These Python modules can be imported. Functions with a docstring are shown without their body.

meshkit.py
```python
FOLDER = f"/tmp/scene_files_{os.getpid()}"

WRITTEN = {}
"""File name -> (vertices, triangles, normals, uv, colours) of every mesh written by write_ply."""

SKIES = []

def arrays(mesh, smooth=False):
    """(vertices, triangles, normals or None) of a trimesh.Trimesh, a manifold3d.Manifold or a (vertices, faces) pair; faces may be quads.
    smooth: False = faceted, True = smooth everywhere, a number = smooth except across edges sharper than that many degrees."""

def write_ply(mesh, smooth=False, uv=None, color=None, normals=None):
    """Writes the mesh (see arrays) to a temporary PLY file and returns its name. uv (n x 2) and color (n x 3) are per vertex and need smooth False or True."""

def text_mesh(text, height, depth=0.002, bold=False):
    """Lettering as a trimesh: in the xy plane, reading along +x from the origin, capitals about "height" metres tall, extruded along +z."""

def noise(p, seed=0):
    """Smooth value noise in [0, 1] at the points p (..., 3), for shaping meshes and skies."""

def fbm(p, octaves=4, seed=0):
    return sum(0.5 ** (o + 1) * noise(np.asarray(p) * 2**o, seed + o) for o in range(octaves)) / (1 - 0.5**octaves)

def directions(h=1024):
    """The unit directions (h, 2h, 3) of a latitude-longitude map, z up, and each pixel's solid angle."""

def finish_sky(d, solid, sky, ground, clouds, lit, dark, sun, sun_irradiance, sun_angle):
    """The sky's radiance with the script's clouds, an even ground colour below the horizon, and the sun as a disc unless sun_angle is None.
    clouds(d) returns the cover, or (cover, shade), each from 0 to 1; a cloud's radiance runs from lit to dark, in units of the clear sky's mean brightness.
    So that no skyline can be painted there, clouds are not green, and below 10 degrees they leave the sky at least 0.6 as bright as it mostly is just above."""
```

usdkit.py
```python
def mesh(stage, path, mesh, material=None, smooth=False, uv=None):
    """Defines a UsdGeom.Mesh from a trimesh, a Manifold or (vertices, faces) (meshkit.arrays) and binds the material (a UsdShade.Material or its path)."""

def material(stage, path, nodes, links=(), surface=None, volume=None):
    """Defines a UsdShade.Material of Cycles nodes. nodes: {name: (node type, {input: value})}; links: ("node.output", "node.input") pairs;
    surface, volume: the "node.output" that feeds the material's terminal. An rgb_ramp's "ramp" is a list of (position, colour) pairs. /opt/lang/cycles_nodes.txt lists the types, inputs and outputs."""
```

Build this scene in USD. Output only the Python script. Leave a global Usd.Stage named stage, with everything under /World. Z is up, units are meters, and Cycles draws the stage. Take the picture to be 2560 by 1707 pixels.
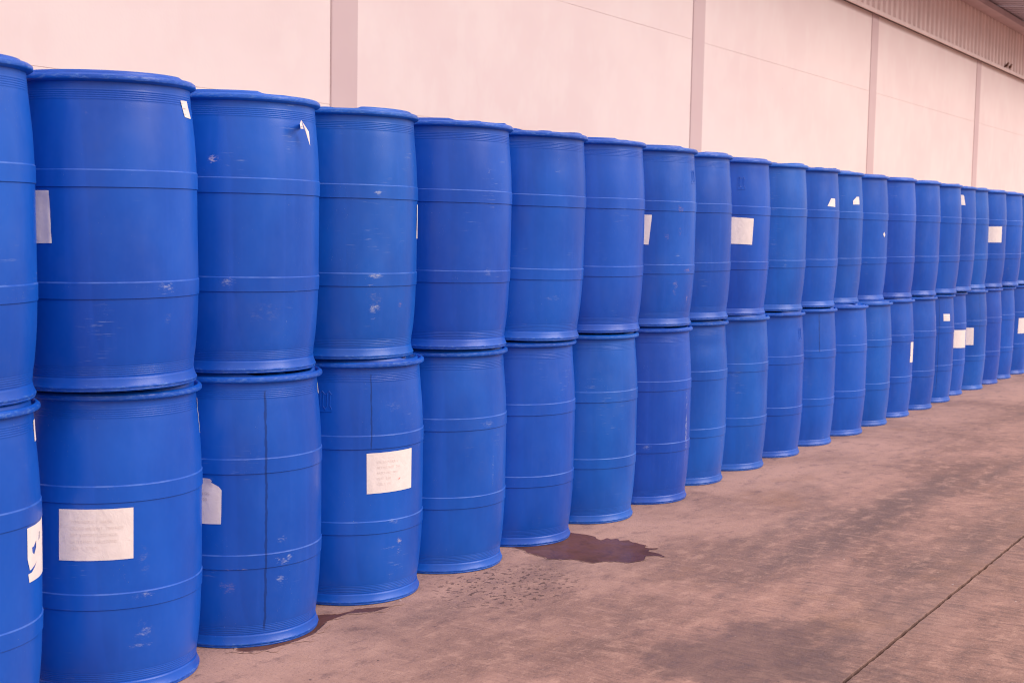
import math, random, numpy as np, trimesh, usdkit, meshkit
from pxr import Usd, UsdGeom, UsdLux, UsdShade, Gf, Sdf
from shapely.geometry import Polygon, Point, box
from shapely import affinity

stage = Usd.Stage.CreateInMemory()
UsdGeom.SetStageUpAxis(stage, UsdGeom.Tokens.z)
UsdGeom.SetStageMetersPerUnit(stage, 1.0)
UsdGeom.Xform.Define(stage, '/World')
UsdGeom.Scope.Define(stage, '/World/Looks')
rng = np.random.default_rng(7)

# ------------------------------------------------------------------ camera, sky, sun, exposure
YAW, PITCH, ROLL, EYE = math.radians(32.5822), math.radians(4.8561), math.radians(1.0505), 1.4219
fwd = np.array([math.cos(YAW) * math.cos(PITCH), math.sin(YAW) * math.cos(PITCH), -math.sin(PITCH)])
right = np.array([math.sin(YAW), -math.cos(YAW), 0.0])
up = np.cross(right, fwd)
right, up = right * math.cos(ROLL) + up * math.sin(ROLL), up * math.cos(ROLL) - right * math.sin(ROLL)
cam = UsdGeom.Camera.Define(stage, '/World/camera')
M4 = Gf.Matrix4d(*right, 0, *up, 0, *(-fwd), 0, 0, 0, EYE, 1)
cam.AddTransformOp().Set(M4)
cam.CreateFocalLengthAttr(47.82)
cam.CreateHorizontalApertureAttr(36.0)
cam.CreateVerticalApertureAttr(36.0 * 682 / 1024)
cam.CreateClippingRangeAttr(Gf.Vec2f(0.05, 2000))
cam.CreateFStopAttr(7.1)
cam.CreateFocusDistanceAttr(5.2)
cam.CreateExposureAttr(0.75)

SUN = np.array([0.30, -0.78, 0.55]); SUN /= np.linalg.norm(SUN)
SUN_EL, SUN_ROT = math.asin(SUN[2]), math.atan2(SUN[0], SUN[1])
sky_mat = usdkit.material(stage, '/World/Looks/sky_look', {
    'sky': ('sky_texture', {'sky_type': 'single_scattering', 'sun_disc': False, 'sun_elevation': SUN_EL, 'sun_rotation': SUN_ROT}),
    'tc': ('texture_coordinate', {}),
    'n': ('noise_texture', {'scale': 2.2, 'detail': 4.0}),
    'cover': ('map_range', {'from_min': 0.25, 'from_max': 0.6, 'to_min': 0.86, 'to_max': 0.97, 'clamp': True}),
    'tone': ('rgb_ramp', {'ramp': [(0.25, (6.2, 5.2, 5.05)), (0.75, (9.6, 8.2, 7.9))]}),
    'up': ('separate_xyz', {}), 'grade': ('map_range', {'from_min': 0.0, 'from_max': 1.0, 'to_min': 0.62, 'to_max': 1.75, 'clamp': True}), 'cie': ('vector_math', {'math_type': 'scale'}),
    'mx': ('mix', {'mix_type': 'mix'}),
    'bg': ('background_shader', {'strength': 0.086}),
}, [('tc.generated', 'n.vector'), ('n.fac', 'cover.value'), ('n.fac', 'tone.fac'), ('cover.result', 'mx.fac'), ('sky.color', 'mx.color1'),
    ('tc.generated', 'up.vector'), ('up.z', 'grade.value'), ('grade.result', 'cie.scale'), ('tone.color', 'cie.vector1'), ('cie.vector', 'mx.color2'), ('mx.color', 'bg.color')], surface='bg.background')
dome = UsdLux.DomeLight.Define(stage, '/World/sky')
UsdShade.MaterialBindingAPI.Apply(dome.GetPrim()).Bind(sky_mat)
dome.GetPrim().SetCustomDataByKey('kind', 'structure')
sun = UsdLux.DistantLight.Define(stage, '/World/sun')
sun.CreateNormalizeAttr(True)
sun.CreateIntensityAttr(0.30)
sun.CreateAngleAttr(36.0)
sun.CreateColorAttr(Gf.Vec3f(1.0, 0.88, 0.83))
zl = SUN; xl = np.cross([0, 0, 1.0], zl); xl /= np.linalg.norm(xl); yl = np.cross(zl, xl)
sun.AddTransformOp().Set(Gf.Matrix4d(*xl, 0, *yl, 0, *zl, 0, 0, 0, 20, 1))

# ------------------------------------------------------------------ helpers
NAMES = {}
def numbered(parent, name):
    k = (parent, name); n = NAMES.get(k, 0); NAMES[k] = n + 1
    return f'{parent}/{name}' + (f'_{n:03d}' if n else '')
def path_of(parent):
    return '/World' if parent is None else (parent if isinstance(parent, str) else str(parent.GetPath()))
def tag(p, label=None, category=None, group=None, kind=None):
    for k, v in (('label', label), ('category', category), ('group', group), ('kind', kind)):
        if v: p.SetCustomDataByKey(k, v)
    return p
def obj(name, mesh, mat, parent=None, smooth=False, **kw):
    m = usdkit.mesh(stage, numbered(path_of(parent), name), mesh, mat, smooth=smooth)
    m.CreateDoubleSidedAttr(True)
    return tag(m.GetPrim(), **kw)
def thing(name, label, category, mat4=None, group=None):
    x = UsdGeom.Xform.Define(stage, numbered('/World', name))
    if mat4 is not None: x.AddTransformOp().Set(mat4)
    return tag(x.GetPrim(), label, category, group)
def join(parts):
    vs, fs, n = [], [], 0
    for v, f in parts:
        v = np.asarray(v, float); f = np.asarray(f, int)
        vs.append(v); fs.append(f + n); n += len(v)
    return np.vstack(vs), np.vstack(fs)
def boxm(x0, x1, y0, y1, z0, z1, bev=0.0):
    if bev:
        import manifold3d as m3
        c = []
        for sx in (0, 1):
            for sy in (0, 1):
                for sz in (0, 1):
                    X, Y, Z = (x0, x1)[sx], (y0, y1)[sy], (z0, z1)[sz]
                    dx, dy, dz = (bev, -bev)[sx], (bev, -bev)[sy], (bev, -bev)[sz]
                    c += [(X + dx, Y + dy, Z), (X + dx, Y, Z + dz), (X, Y + dy, Z + dz)]
        h = trimesh.convex.convex_hull(np.array(c))
        return np.array(h.vertices), np.array(h.faces)
    b = trimesh.creation.box(bounds=[[x0, y0, z0], [x1, y1, z1]])
    return np.array(b.vertices), np.array(b.faces)

# ------------------------------------------------------------------ materials
def mat(name, nodes, links, surface='p.BSDF'):
    return usdkit.material(stage, '/World/Looks/' + name, nodes, links, surface=surface)

def simple(name, col, rough=0.6, var=0.12, scale=6.0, bump=0.0, bscale=60.0, spec=0.5, metallic=0.0):
    c2 = tuple(x * (1 - var) for x in col); c1 = tuple(min(1, x * (1 + var)) for x in col)
    nodes = {'g': ('geometry', {}), 'n': ('noise_texture', {'scale': scale, 'detail': 6.0, 'roughness': 0.6}),
             'r': ('rgb_ramp', {'ramp': [(0.3, c2), (0.7, c1)]}),
             'p': ('principled_bsdf', {'roughness': rough, 'specular_ior_level': spec, 'metallic': metallic})}
    links = [('g.position', 'n.vector'), ('n.fac', 'r.fac'), ('r.color', 'p.base_color')]
    if bump:
        nodes['n2'] = ('noise_texture', {'scale': bscale, 'detail': 4.0}); nodes['b'] = ('bump', {'strength': 0.6, 'distance': bump})
        links += [('g.position', 'n2.vector'), ('n2.fac', 'b.height'), ('b.normal', 'p.normal')]
    return mat(name, nodes, links)

class G:
    """small graph builder"""
    def __init__(self): self.n, self.l, self.k = {}, [], 0
    def add(self, kind, _out, **inp):
        self.k += 1; nm = f'{kind}_{self.k}'; vals = {}
        for k, v in inp.items():
            if isinstance(v, str) and '.' in v and v.split('.')[0] in self.n: self.l.append((v, f'{nm}.{k}'))
            else: vals[k] = v
        self.n[nm] = (kind, vals); return f'{nm}.{_out}'
    def math(self, t, a, b=0.0, c=0.0, clamp=False): return self.add('math', 'value', math_type=t, value1=a, value2=b, value3=c, use_clamp=clamp)
    def vmath(self, t, a, b=(0, 0, 0), out='vector', **kw): return self.add('vector_math', out, math_type=t, vector1=a, vector2=b, **kw)
    def map(self, v, scale=(1, 1, 1), loc=(0, 0, 0)): return self.add('mapping', 'vector', vector=v, scale=scale, location=loc)
    def noise(self, v, scale, detail=3.0, rough=0.55, dist=0.0): return self.add('noise_texture', 'fac', vector=v, scale=scale, detail=detail, roughness=rough, distortion=dist)
    def ramp(self, f, a, b, lo=0.0, hi=1.0, smooth=True): return self.add('map_range', 'result', value=f, from_min=a, from_max=b, to_min=lo, to_max=hi, clamp=True, range_type='smoothstep' if smooth else 'linear')
    def mix(self, f, a, b, t='mix'): return self.add('mix', 'color', mix_type=t, fac=f, color1=a, color2=b)
    def build(self, name, surface): return usdkit.material(stage, '/World/Looks/' + name, self.n, self.l, surface=surface)

def drum_look(name, base, wear_glint=1.0, marks=(), drips=()):
    """blue blow-moulded plastic with faded, scuffed skin and painted band-edge highlights; marks: (phi, z, width, height, strength, colour); drips: (phi, z0, z1, width)"""
    g = G()
    p = g.add('texture_coordinate', 'object')
    loc = g.add('object_info', 'location')
    q = g.vmath('add', p, g.vmath('scale', loc, scale=3.71))
    big = g.noise(g.map(q, (2.6, 2.6, 1.5)), 1.0, 4.0)
    light = tuple(min(1, b * m + a) for b, m, a in zip(base, (1.25, 1.22, 1.08), (0.003, 0.006, 0.01)))
    dark = tuple(b * 0.86 for b in base)
    col = g.mix(g.ramp(big, 0.32, 0.7), dark, light)
    streak = g.noise(g.map(q, (38, 38, 1.1)), 1.0, 3.0)
    col = g.mix(g.ramp(streak, 0.5, 0.8, 0, 0.22), col, tuple(min(1, b * 1.2 + 0.02) for b in base))
    dust = g.noise(g.map(q, (5, 5, 3.5)), 1.0, 6.0, 0.7)
    col = g.mix(g.ramp(dust, 0.5, 0.85, 0, 0.10), col, (0.16, 0.21, 0.40))
    pale = (0.34, 0.45, 0.66)
    patch = g.ramp(g.noise(g.map(q, (5, 5, 4)), 1.0, 2.0), 0.56, 0.70)
    s1 = g.ramp(g.noise(g.map(q, (14, 14, 170)), 1.0, 3.0, 0.6), 0.60, 0.72)
    col = g.mix(g.math('multiply', g.math('multiply', s1, patch), 0.30 * wear_glint), col, pale)
    patch2 = g.ramp(g.noise(g.map(q, (7, 7, 6), (3, 1, 2)), 1.0, 2.0), 0.52, 0.66)
    s2 = g.ramp(g.noise(g.map(q, (330, 330, 190)), 1.0, 1.0), 0.74, 0.79)
    col = g.mix(g.math('multiply', g.math('multiply', s2, patch2), 0.5 * wear_glint), col, (0.4, 0.48, 0.62))
    zz = g.add('separate_xyz', 'z', vector=p)
    rim = g.math('add', g.math('multiply', g.math('greater_than', zz, 0.8925), g.math('less_than', zz, 0.9070)), g.math('less_than', zz, 0.0165))
    rimn = g.ramp(g.noise(g.map(q, (48, 48, 160)), 1.0, 4.0, 0.7), 0.50, 0.64)
    col = g.mix(g.math('multiply', g.math('multiply', rim, rimn), 0.26 * wear_glint), col, (0.16, 0.34, 0.66))
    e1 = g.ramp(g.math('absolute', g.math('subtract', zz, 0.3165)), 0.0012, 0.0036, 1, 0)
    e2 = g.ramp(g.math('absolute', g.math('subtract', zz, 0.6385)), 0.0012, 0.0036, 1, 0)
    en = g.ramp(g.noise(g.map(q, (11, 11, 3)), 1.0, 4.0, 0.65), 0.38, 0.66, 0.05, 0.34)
    col = g.mix(g.math('multiply', g.math('add', e1, e2), g.math('multiply', en, wear_glint)), col, (0.14, 0.26, 0.62))  # pale line paints the highlight on the bands' upper edges, broken like wear
    for (phi, z, w, h, st, mc) in marks:
        a = math.radians(phi); R = 0.286
        c = (R * math.cos(a), R * math.sin(a), z)
        d = g.vmath('length', g.vmath('divide', g.vmath('subtract', p, c), (w * 1.35, w * 1.35, h * 1.3)), out='value')
        brk = g.noise(g.map(p, (26, 26, 34), (phi, z * 5, 0)), 1.0, 3.0, 0.6)
        area = g.math('multiply', g.ramp(d, 0.15, 1.0, 1.0, 0.0), g.ramp(brk, 0.34, 0.58, 0.30, 1.0))
        f1 = g.noise(g.map(p, (75, 75, 330), (z * 9, phi, 0)), 1.0, 6.0, 0.75)
        lo = g.math('subtract', 0.70, g.math('multiply', area, 0.22 + 0.13 * st))
        f = g.math('multiply', g.ramp(g.math('subtract', f1, lo), 0.0, 0.26), g.math('minimum', g.math('multiply', area, 2.0), st * 0.72))
        col = g.mix(f, col, mc)
    for (phi, z0, z1, w) in drips:
        a = math.radians(phi)
        x = g.vmath('dot_product', p, (-math.sin(a), math.cos(a), 0), out='value')
        o = g.vmath('dot_product', p, (math.cos(a), math.sin(a), 0), out='value')
        z = g.add('separate_xyz', 'z', vector=p)
        wob = g.noise(g.map(p, (0, 0, 14)), 1.0, 3.0)
        xx = g.math('absolute', g.math('add', x, g.math('multiply', g.math('subtract', wob, 0.5), 0.016)))
        wid = g.math('multiply', g.add('noise_texture', 'fac', vector=g.map(p, (0, 0, 30), (0, 0, 3)), scale=1.0, detail=2.0), w * 2)
        m = g.ramp(g.math('divide', xx, wid), 0.55, 1.0, 1.0, 0.0)
        m = g.math('multiply', m, g.math('greater_than', o, 0.0))
        m = g.math('multiply', m, g.ramp(z, z0, z0 + 0.02))
        m = g.math('multiply', m, g.ramp(z, z1 - 0.015, z1, 1.0, 0.0))
        col = g.mix(g.math('multiply', m, 0.85), col, tuple(b * 0.42 for b in base))
    rough = g.ramp(dust, 0.35, 0.7, 0.28, 0.42)
    fine = g.noise(q, 340, 3.0)
    wave = g.noise(g.map(q, (9, 9, 5)), 1.0, 2.0)
    hsum = g.math('add', g.math('multiply', fine, 0.10), g.math('multiply', wave, 1.0))
    nrm = g.add('bump', 'normal', height=hsum, strength=0.5, distance=0.0035)
    bs = g.add('principled_bsdf', 'BSDF', base_color=col, roughness=rough, specular_ior_level=0.40, normal=nrm)
    return g.build(name, bs)

PAPER = None
def paper_look(name, col):
    g = G(); p = g.add('texture_coordinate', 'object')
    n = g.noise(p, 35, 5.0, 0.6)
    c = g.mix(g.ramp(n, 0.35, 0.75), tuple(x * 0.93 for x in col), col)
    st = g.ramp(g.noise(g.map(p, (60, 60, 60)), 1.0, 3.0), 0.70, 0.76)
    c = g.mix(g.math('multiply', st, 0.25), c, (0.45, 0.36, 0.33))
    b = g.add('bump', 'normal', height=g.noise(p, 24, 4.0, 0.5, 1.0), strength=0.7, distance=0.003)
    return g.build(name, g.add('principled_bsdf', 'BSDF', base_color=c, roughness=0.55, normal=b))
paper = paper_look('paper', (0.86, 0.795, 0.77))
paper2 = paper_look('bright_paper', (0.88, 0.83, 0.81))
faint_ink = simple('faint_ink', (0.80, 0.725, 0.70), 0.6, 0.03)
grey_ink = simple('grey_ink', (0.58, 0.52, 0.52), 0.6, 0.05)
red_ink = simple('red_ink', (0.75, 0.38, 0.33), 0.6, 0.05)

def wall_look(name, col, speck=1.0):
    g = G(); p = g.add('geometry', 'position')
    big = g.noise(g.map(p, (0.55, 0.55, 0.8)), 1.0, 5.0, 0.55)
    col1 = g.mix(g.ramp(big, 0.3, 0.72), tuple(x * m for x, m in zip(col, (0.955, 0.92, 0.93))), tuple(min(1, x * 1.02) for x in col))
    trowel = g.noise(g.map(p, (3.2, 3.2, 1.8)), 1.0, 6.0, 0.6)
    col1 = g.mix(g.ramp(trowel, 0.46, 0.64, 0, 0.38), col1, tuple(min(1, x * m) for x, m in zip(col, (1.02, 1.055, 1.05))))
    run = g.noise(g.map(p, (9, 9, 0.35)), 1.0, 4.0, 0.6)
    col1 = g.mix(g.ramp(run, 0.58, 0.8, 0, 0.08), col1, tuple(x * m for x, m in zip(col, (0.80, 0.74, 0.73))))
    st = g.ramp(g.noise(p, 9.0, 2.0), 0.775, 0.80)
    col1 = g.mix(g.math('multiply', st, 0.35 * speck), col1, (0.35, 0.24, 0.22))
    b = g.add('bump', 'normal', height=g.math('add', g.noise(p, 60, 4.0), g.math('multiply', g.noise(p, 3.0, 3.0), 2.0)), strength=0.3, distance=0.0018)
    return g.build(name, g.add('principled_bsdf', 'BSDF', base_color=col1, roughness=0.75, specular_ior_level=0.3, normal=b))
wall_m = wall_look('painted_plaster', (0.83, 0.725, 0.705))
col_m = wall_look('column_paint', (0.64, 0.51, 0.515), 1.5)
joint_m = simple('joint_filler', (0.76, 0.64, 0.62), 0.9)
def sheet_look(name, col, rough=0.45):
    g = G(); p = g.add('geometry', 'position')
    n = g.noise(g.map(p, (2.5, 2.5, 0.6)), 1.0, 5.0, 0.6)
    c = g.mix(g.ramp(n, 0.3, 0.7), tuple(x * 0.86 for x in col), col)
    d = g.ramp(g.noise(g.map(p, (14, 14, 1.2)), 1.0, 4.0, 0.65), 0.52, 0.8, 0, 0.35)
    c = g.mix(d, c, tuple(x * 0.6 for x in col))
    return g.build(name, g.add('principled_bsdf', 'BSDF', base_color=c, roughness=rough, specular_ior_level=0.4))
dark_m = simple('flashing_shade', (0.035, 0.026, 0.027), 0.8)  # near-black that paints the shade beneath the eave flashing
clad_m = sheet_look('cladding_paint', (0.82, 0.66, 0.63))
flash_m = sheet_look('flashing_paint', (0.80, 0.64, 0.61))
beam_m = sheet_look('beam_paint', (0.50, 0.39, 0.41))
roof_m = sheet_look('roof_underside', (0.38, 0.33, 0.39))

def concrete_look(name, wet=False):
    g = G(); p = g.add('geometry', 'position')
    sx = g.add('separate_xyz', 'x', vector=p); sy = g.add('separate_xyz', 'y', vector=p)
    A, B, C = (0.365, 0.215, 0.176), (0.205, 0.120, 0.101), (0.510, 0.322, 0.260)
    lanes = g.noise(g.map(p, (0.22, 1.5, 1.0)), 1.0, 4.0, 0.6)                       # wheel lanes along the row
    blot = g.noise(g.map(p, (0.9, 1.3, 1.0), (5, 3, 0)), 1.0, 6.0, 0.62, 0.6)
    c = g.mix(g.ramp(blot, 0.34, 0.66), B, A)
    c = g.mix(g.ramp(lanes, 0.48, 0.66, 0, 0.72), c, (0.125, 0.084, 0.082))
    near = g.ramp(sy, 2.0, 3.1)                                                     # cleaner, paler strip at the foot of the row
    c = g.mix(g.math('multiply', near, g.ramp(blot, 0.3, 0.62, 0.35, 0.9)), c, C)
    med = g.noise(g.map(p, (7, 12, 1.0)), 1.0, 7.0, 0.72)
    c = g.mix(g.ramp(med, 0.49, 0.66, 0, 0.42), c, C)
    c = g.mix(g.ramp(med, 0.48, 0.33, 0, 0.48), c, (0.115, 0.074, 0.070))
    broom = g.noise(g.map(p, (40, 9, 1.0)), 1.0, 5.0, 0.7, 0.8)                            # broom marks across
    bm = g.math('multiply', g.ramp(broom, 0.50, 0.62), g.ramp(sy, 2.7, 1.4, 0.05, 0.42))
    c = g.mix(bm, c, (0.105, 0.070, 0.068))
    c = g.mix(g.ramp(broom, 0.47, 0.34, 0, 0.25), c, C)
    rust = g.ramp(g.noise(g.map(p, (1.1, 1.6, 1), (9, 2, 0)), 1.0, 5.0, 0.65), 0.56, 0.74, 0, 0.4)
    c = g.mix(rust, c, (0.30, 0.165, 0.105))
    grit = g.noise(p, 95, 3.0, 0.75)
    c = g.mix(g.ramp(grit, 0.56, 0.70, 0, 0.55), c, (0.38, 0.28, 0.25))
    c = g.mix(g.ramp(grit, 0.43, 0.30, 0, 0.5), c, (0.085, 0.055, 0.052))
    pits = g.ramp(g.noise(p, 34, 1.0), 0.77, 0.80)
    c = g.mix(g.math('multiply', pits, 0.7), c, (0.06, 0.045, 0.042))
    peb = g.ramp(g.noise(g.map(p, (1, 1, 1), (7.3, 1.1, 0)), 27, 1.0), 0.80, 0.82)
    c = g.mix(g.math('multiply', peb, 0.8), c, (0.60, 0.50, 0.46))
    # splashes between the drums and the puddle
    d = g.vmath('length', g.vmath('divide', g.vmath('subtract', p, (4.46, 2.86, 0)), (0.46, 0.36, 1)), out='value')
    sp = g.add('noise_texture', 'fac', vector=g.map(p, (32, 44, 1)), scale=1.0, detail=2.0, roughness=0.5)
    sm = g.math('multiply', g.ramp(sp, 0.575, 0.605), g.ramp(d, 0.45, 1.05, 1, 0))
    c = g.mix(g.math('multiply', sm, 0.72), c, (0.075, 0.047, 0.043))
    # broad damp patch in the foreground
    w = g.math('multiply', g.math('subtract', g.noise(g.map(p, (2.2, 2.6, 1)), 1.0, 7.0, 0.68), 0.5), 2.6)
    d2 = g.math('add', g.vmath('length', g.vmath('divide', g.vmath('subtract', p, (4.22, 1.70, 0)), (0.46, 0.42, 1)), out='value'), w)
    dm = g.ramp(d2, 0.62, 1.05, 1, 0)
    c = g.mix(g.math('multiply', dm, 0.55), c, (0.085, 0.055, 0.056))
    # strip of grime along the joint
    jn = g.ramp(g.math('absolute', g.math('subtract', sy, 1.375)), 0.0, 0.22, 1, 0)
    c = g.mix(g.math('multiply', jn, g.ramp(blot, 0.4, 0.7, 0.1, 0.5)), c, (0.125, 0.088, 0.086))
    rough = g.ramp(med, 0.3, 0.7, 0.62, 0.85)
    rough = g.math('subtract', rough, g.math('multiply', dm, 0.12))
    h = g.math('add', g.math('multiply', grit, 0.5), g.math('add', g.math('multiply', broom, 0.7), g.math('multiply', med, 0.6)))
    if wet:
        film = g.noise(g.map(p, (7, 7, 1)), 1.0, 4.0, 0.6)
        e = g.add('attribute', 'fac', attribute='edge')
        ee = g.math('multiply', e, g.math('subtract', 1.0, e))
        em = g.ramp(g.math('add', e, g.math('multiply', g.math('subtract', g.noise(p, 40, 4.0, 0.65), 0.5), g.math('multiply', 5.0, ee))), 0.1, 0.75)
        dry = c
        c = g.mix(1.0, c, (0.32, 0.23, 0.185), 'multiply')
        c = g.mix(g.ramp(film, 0.5, 0.75, 0, 0.35), c, (0.050, 0.028, 0.022))
        keep = g.math('subtract', 1.0, g.math('multiply', em, 0.93))
        h = g.math('multiply', h, keep)
        rough = g.add('mix_float', 'result', fac=em, a=rough, b=g.ramp(film, 0.35, 0.65, 0.20, 0.42))
        c = g.mix(em, dry, c)
    nrm = g.add('bump', 'normal', height=h, strength=0.9, distance=0.006)
    return g.build(name, g.add('principled_bsdf', 'BSDF', base_color=c, roughness=rough, specular_ior_level=0.07 if wet else 0.2, normal=nrm))
concrete = concrete_look('concrete')
wet_concrete = concrete_look('wet_concrete', True)
earth = simple('earth', (0.04, 0.028, 0.025), 0.95, 0.3, 20.0)

# ------------------------------------------------------------------ ground
JY = 1.365          # the joint that runs along the yard
def sheet(x0, x1, y0, y1, z):
    return np.array([[x0, y0, z], [x1, y0, z], [x1, y1, z], [x0, y1, z]], float), np.array([[0, 1, 2], [0, 2, 3]])
obj('ground', sheet(-900, 900, -900, 900, -0.16), earth, kind='structure', label='dark earth under the concrete yard')
def slab(y0, y1, x0=-40.0, x1=140.0):
    # edge of the joint is ragged
    xs = np.concatenate([[x0], np.arange(0, 16, 0.02), [x1]])
    def edge(y, s):
        return y + np.where((xs > 0) & (xs < 16), (meshkit.noise(np.stack([xs * 30, xs * 0, xs * 0 + s], -1), 5) - 0.5) * 0.006, 0)
    e0 = edge(y0, 1.3) if y0 == JY + 0.0065 else np.full_like(xs, y0)
    e1 = edge(y1, 7.7) if y1 == JY - 0.0065 else np.full_like(xs, y1)
    n = len(xs); rows = []
    for e, z in ((e0, -0.15), (e0, -0.002), (e0 + 0.0015, 0.0), (e1 - 0.0015, 0.0), (e1, -0.002), (e1, -0.15)):
        rows.append(np.stack([xs, e, np.full_like(xs, z)], -1))
    v = np.concatenate(rows); f = []
    i = np.arange(n - 1)
    for r in range(5):
        a, b = r * n + i, (r + 1) * n + i
        f += [np.stack([a, a + 1, b + 1], -1), np.stack([a, b + 1, b], -1)]
    return v, np.concatenate(f)
obj('pavement', slab(JY + 0.0065, 6.43), concrete, kind='structure', label='stained concrete yard slab under the drums')
obj('pavement', slab(-60.0, JY - 0.0065), concrete, kind='structure', label='stained concrete yard slab beyond the joint')
obj('joint_filler', boxm(-40, 140, JY - 0.0032, JY + 0.0032, -0.14, -0.016), earth, kind='structure', label='dark dirt packed in the slab joint')

def puddle(pts, label, seed, soft):
    P = Polygon(pts).buffer(0.003).buffer(-0.003)
    L = P.exterior; n = int(L.length / 0.006)
    q = np.array([L.interpolate(i / n, normalized=True).coords[0] for i in range(n)])
    d = meshkit.fbm(np.c_[q * 26, np.zeros(n)], 4, seed) - 0.5
    t = np.roll(q, -1, 0) - np.roll(q, 1, 0); nr = np.c_[t[:, 1], -t[:, 0]]; nr /= np.linalg.norm(nr, axis=1, keepdims=True) + 1e-9
    q2 = q + nr * d[:, None] * 0.06
    P2 = Polygon(q2).buffer(0)
    if P2.geom_type != 'Polygon': P2 = max(P2.geoms, key=lambda a: a.area)
    inner = P2.buffer(-soft)
    shell = P2.difference(inner); v, f = [], []
    parts, edge = [], []
    for gq in list(getattr(inner, 'geoms', [inner])) + list(getattr(shell, 'geoms', [shell])):
        if gq.is_empty or gq.area < 1e-7: continue
        a, b = trimesh.creation.triangulate_polygon(gq, engine='earcut')
        parts.append((np.c_[a, np.full(len(a), 0.0015)], b))
        edge.append(np.array([1.0 if P2.exterior.distance(Point(*k)) > soft * 0.5 else 0.0 for k in a]))
    pr = obj('puddle', join(parts), wet_concrete, label=label, category='puddle')
    UsdGeom.PrimvarsAPI(pr).CreatePrimvar('edge', Sdf.ValueTypeNames.FloatArray, 'vertex').Set(np.concatenate(edge).astype(np.float32).tolist())
    return pr
PUD = [(5.428, 3.131), (5.437, 3.071), (5.404, 2.976), (5.38, 2.941), (5.435, 2.935), (5.412, 2.915), (5.452, 2.884), (5.424, 2.862), (5.462, 2.823), (5.43, 2.80), (5.452, 2.78), (5.425, 2.745), (5.440, 2.715), (5.378, 2.701), (5.392, 2.655), (5.330, 2.655), (5.300, 2.590), (5.271, 2.560), (5.262, 2.61), (5.232, 2.626), (5.172, 2.615), (5.108, 2.612), (5.072, 2.642), (5.065, 2.687), (5.035, 2.721), (4.976, 2.747), (4.981, 2.8), (4.985, 2.853), (4.944, 2.889), (4.938, 2.957), (4.953, 3.028), (4.964, 3.087), (4.991, 3.126), (5.02, 3.2), (5.2, 3.3), (5.42, 3.3)]
puddle(PUD, 'dark brown puddle with a ragged edge spreading from the foot of a lower drum', 3, 0.008)
STA = [(3.715, 3.193), (3.744, 3.175), (3.847, 3.125), (3.954, 3.085), (4.023, 3.047), (3.968, 3.028), (3.892, 3.018), (3.843, 3.036), (3.795, 3.083), (3.735, 3.1), (3.66, 3.094), (3.551, 3.038), (3.459, 3.005), (3.388, 3.033), (3.32, 3.03), (3.25, 3.07), (3.2, 3.14), (3.46, 3.25), (3.62, 3.28)]
puddle(STA, 'narrow wet patch seeping out between two lower drums at the left', 9, 0.03)

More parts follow.
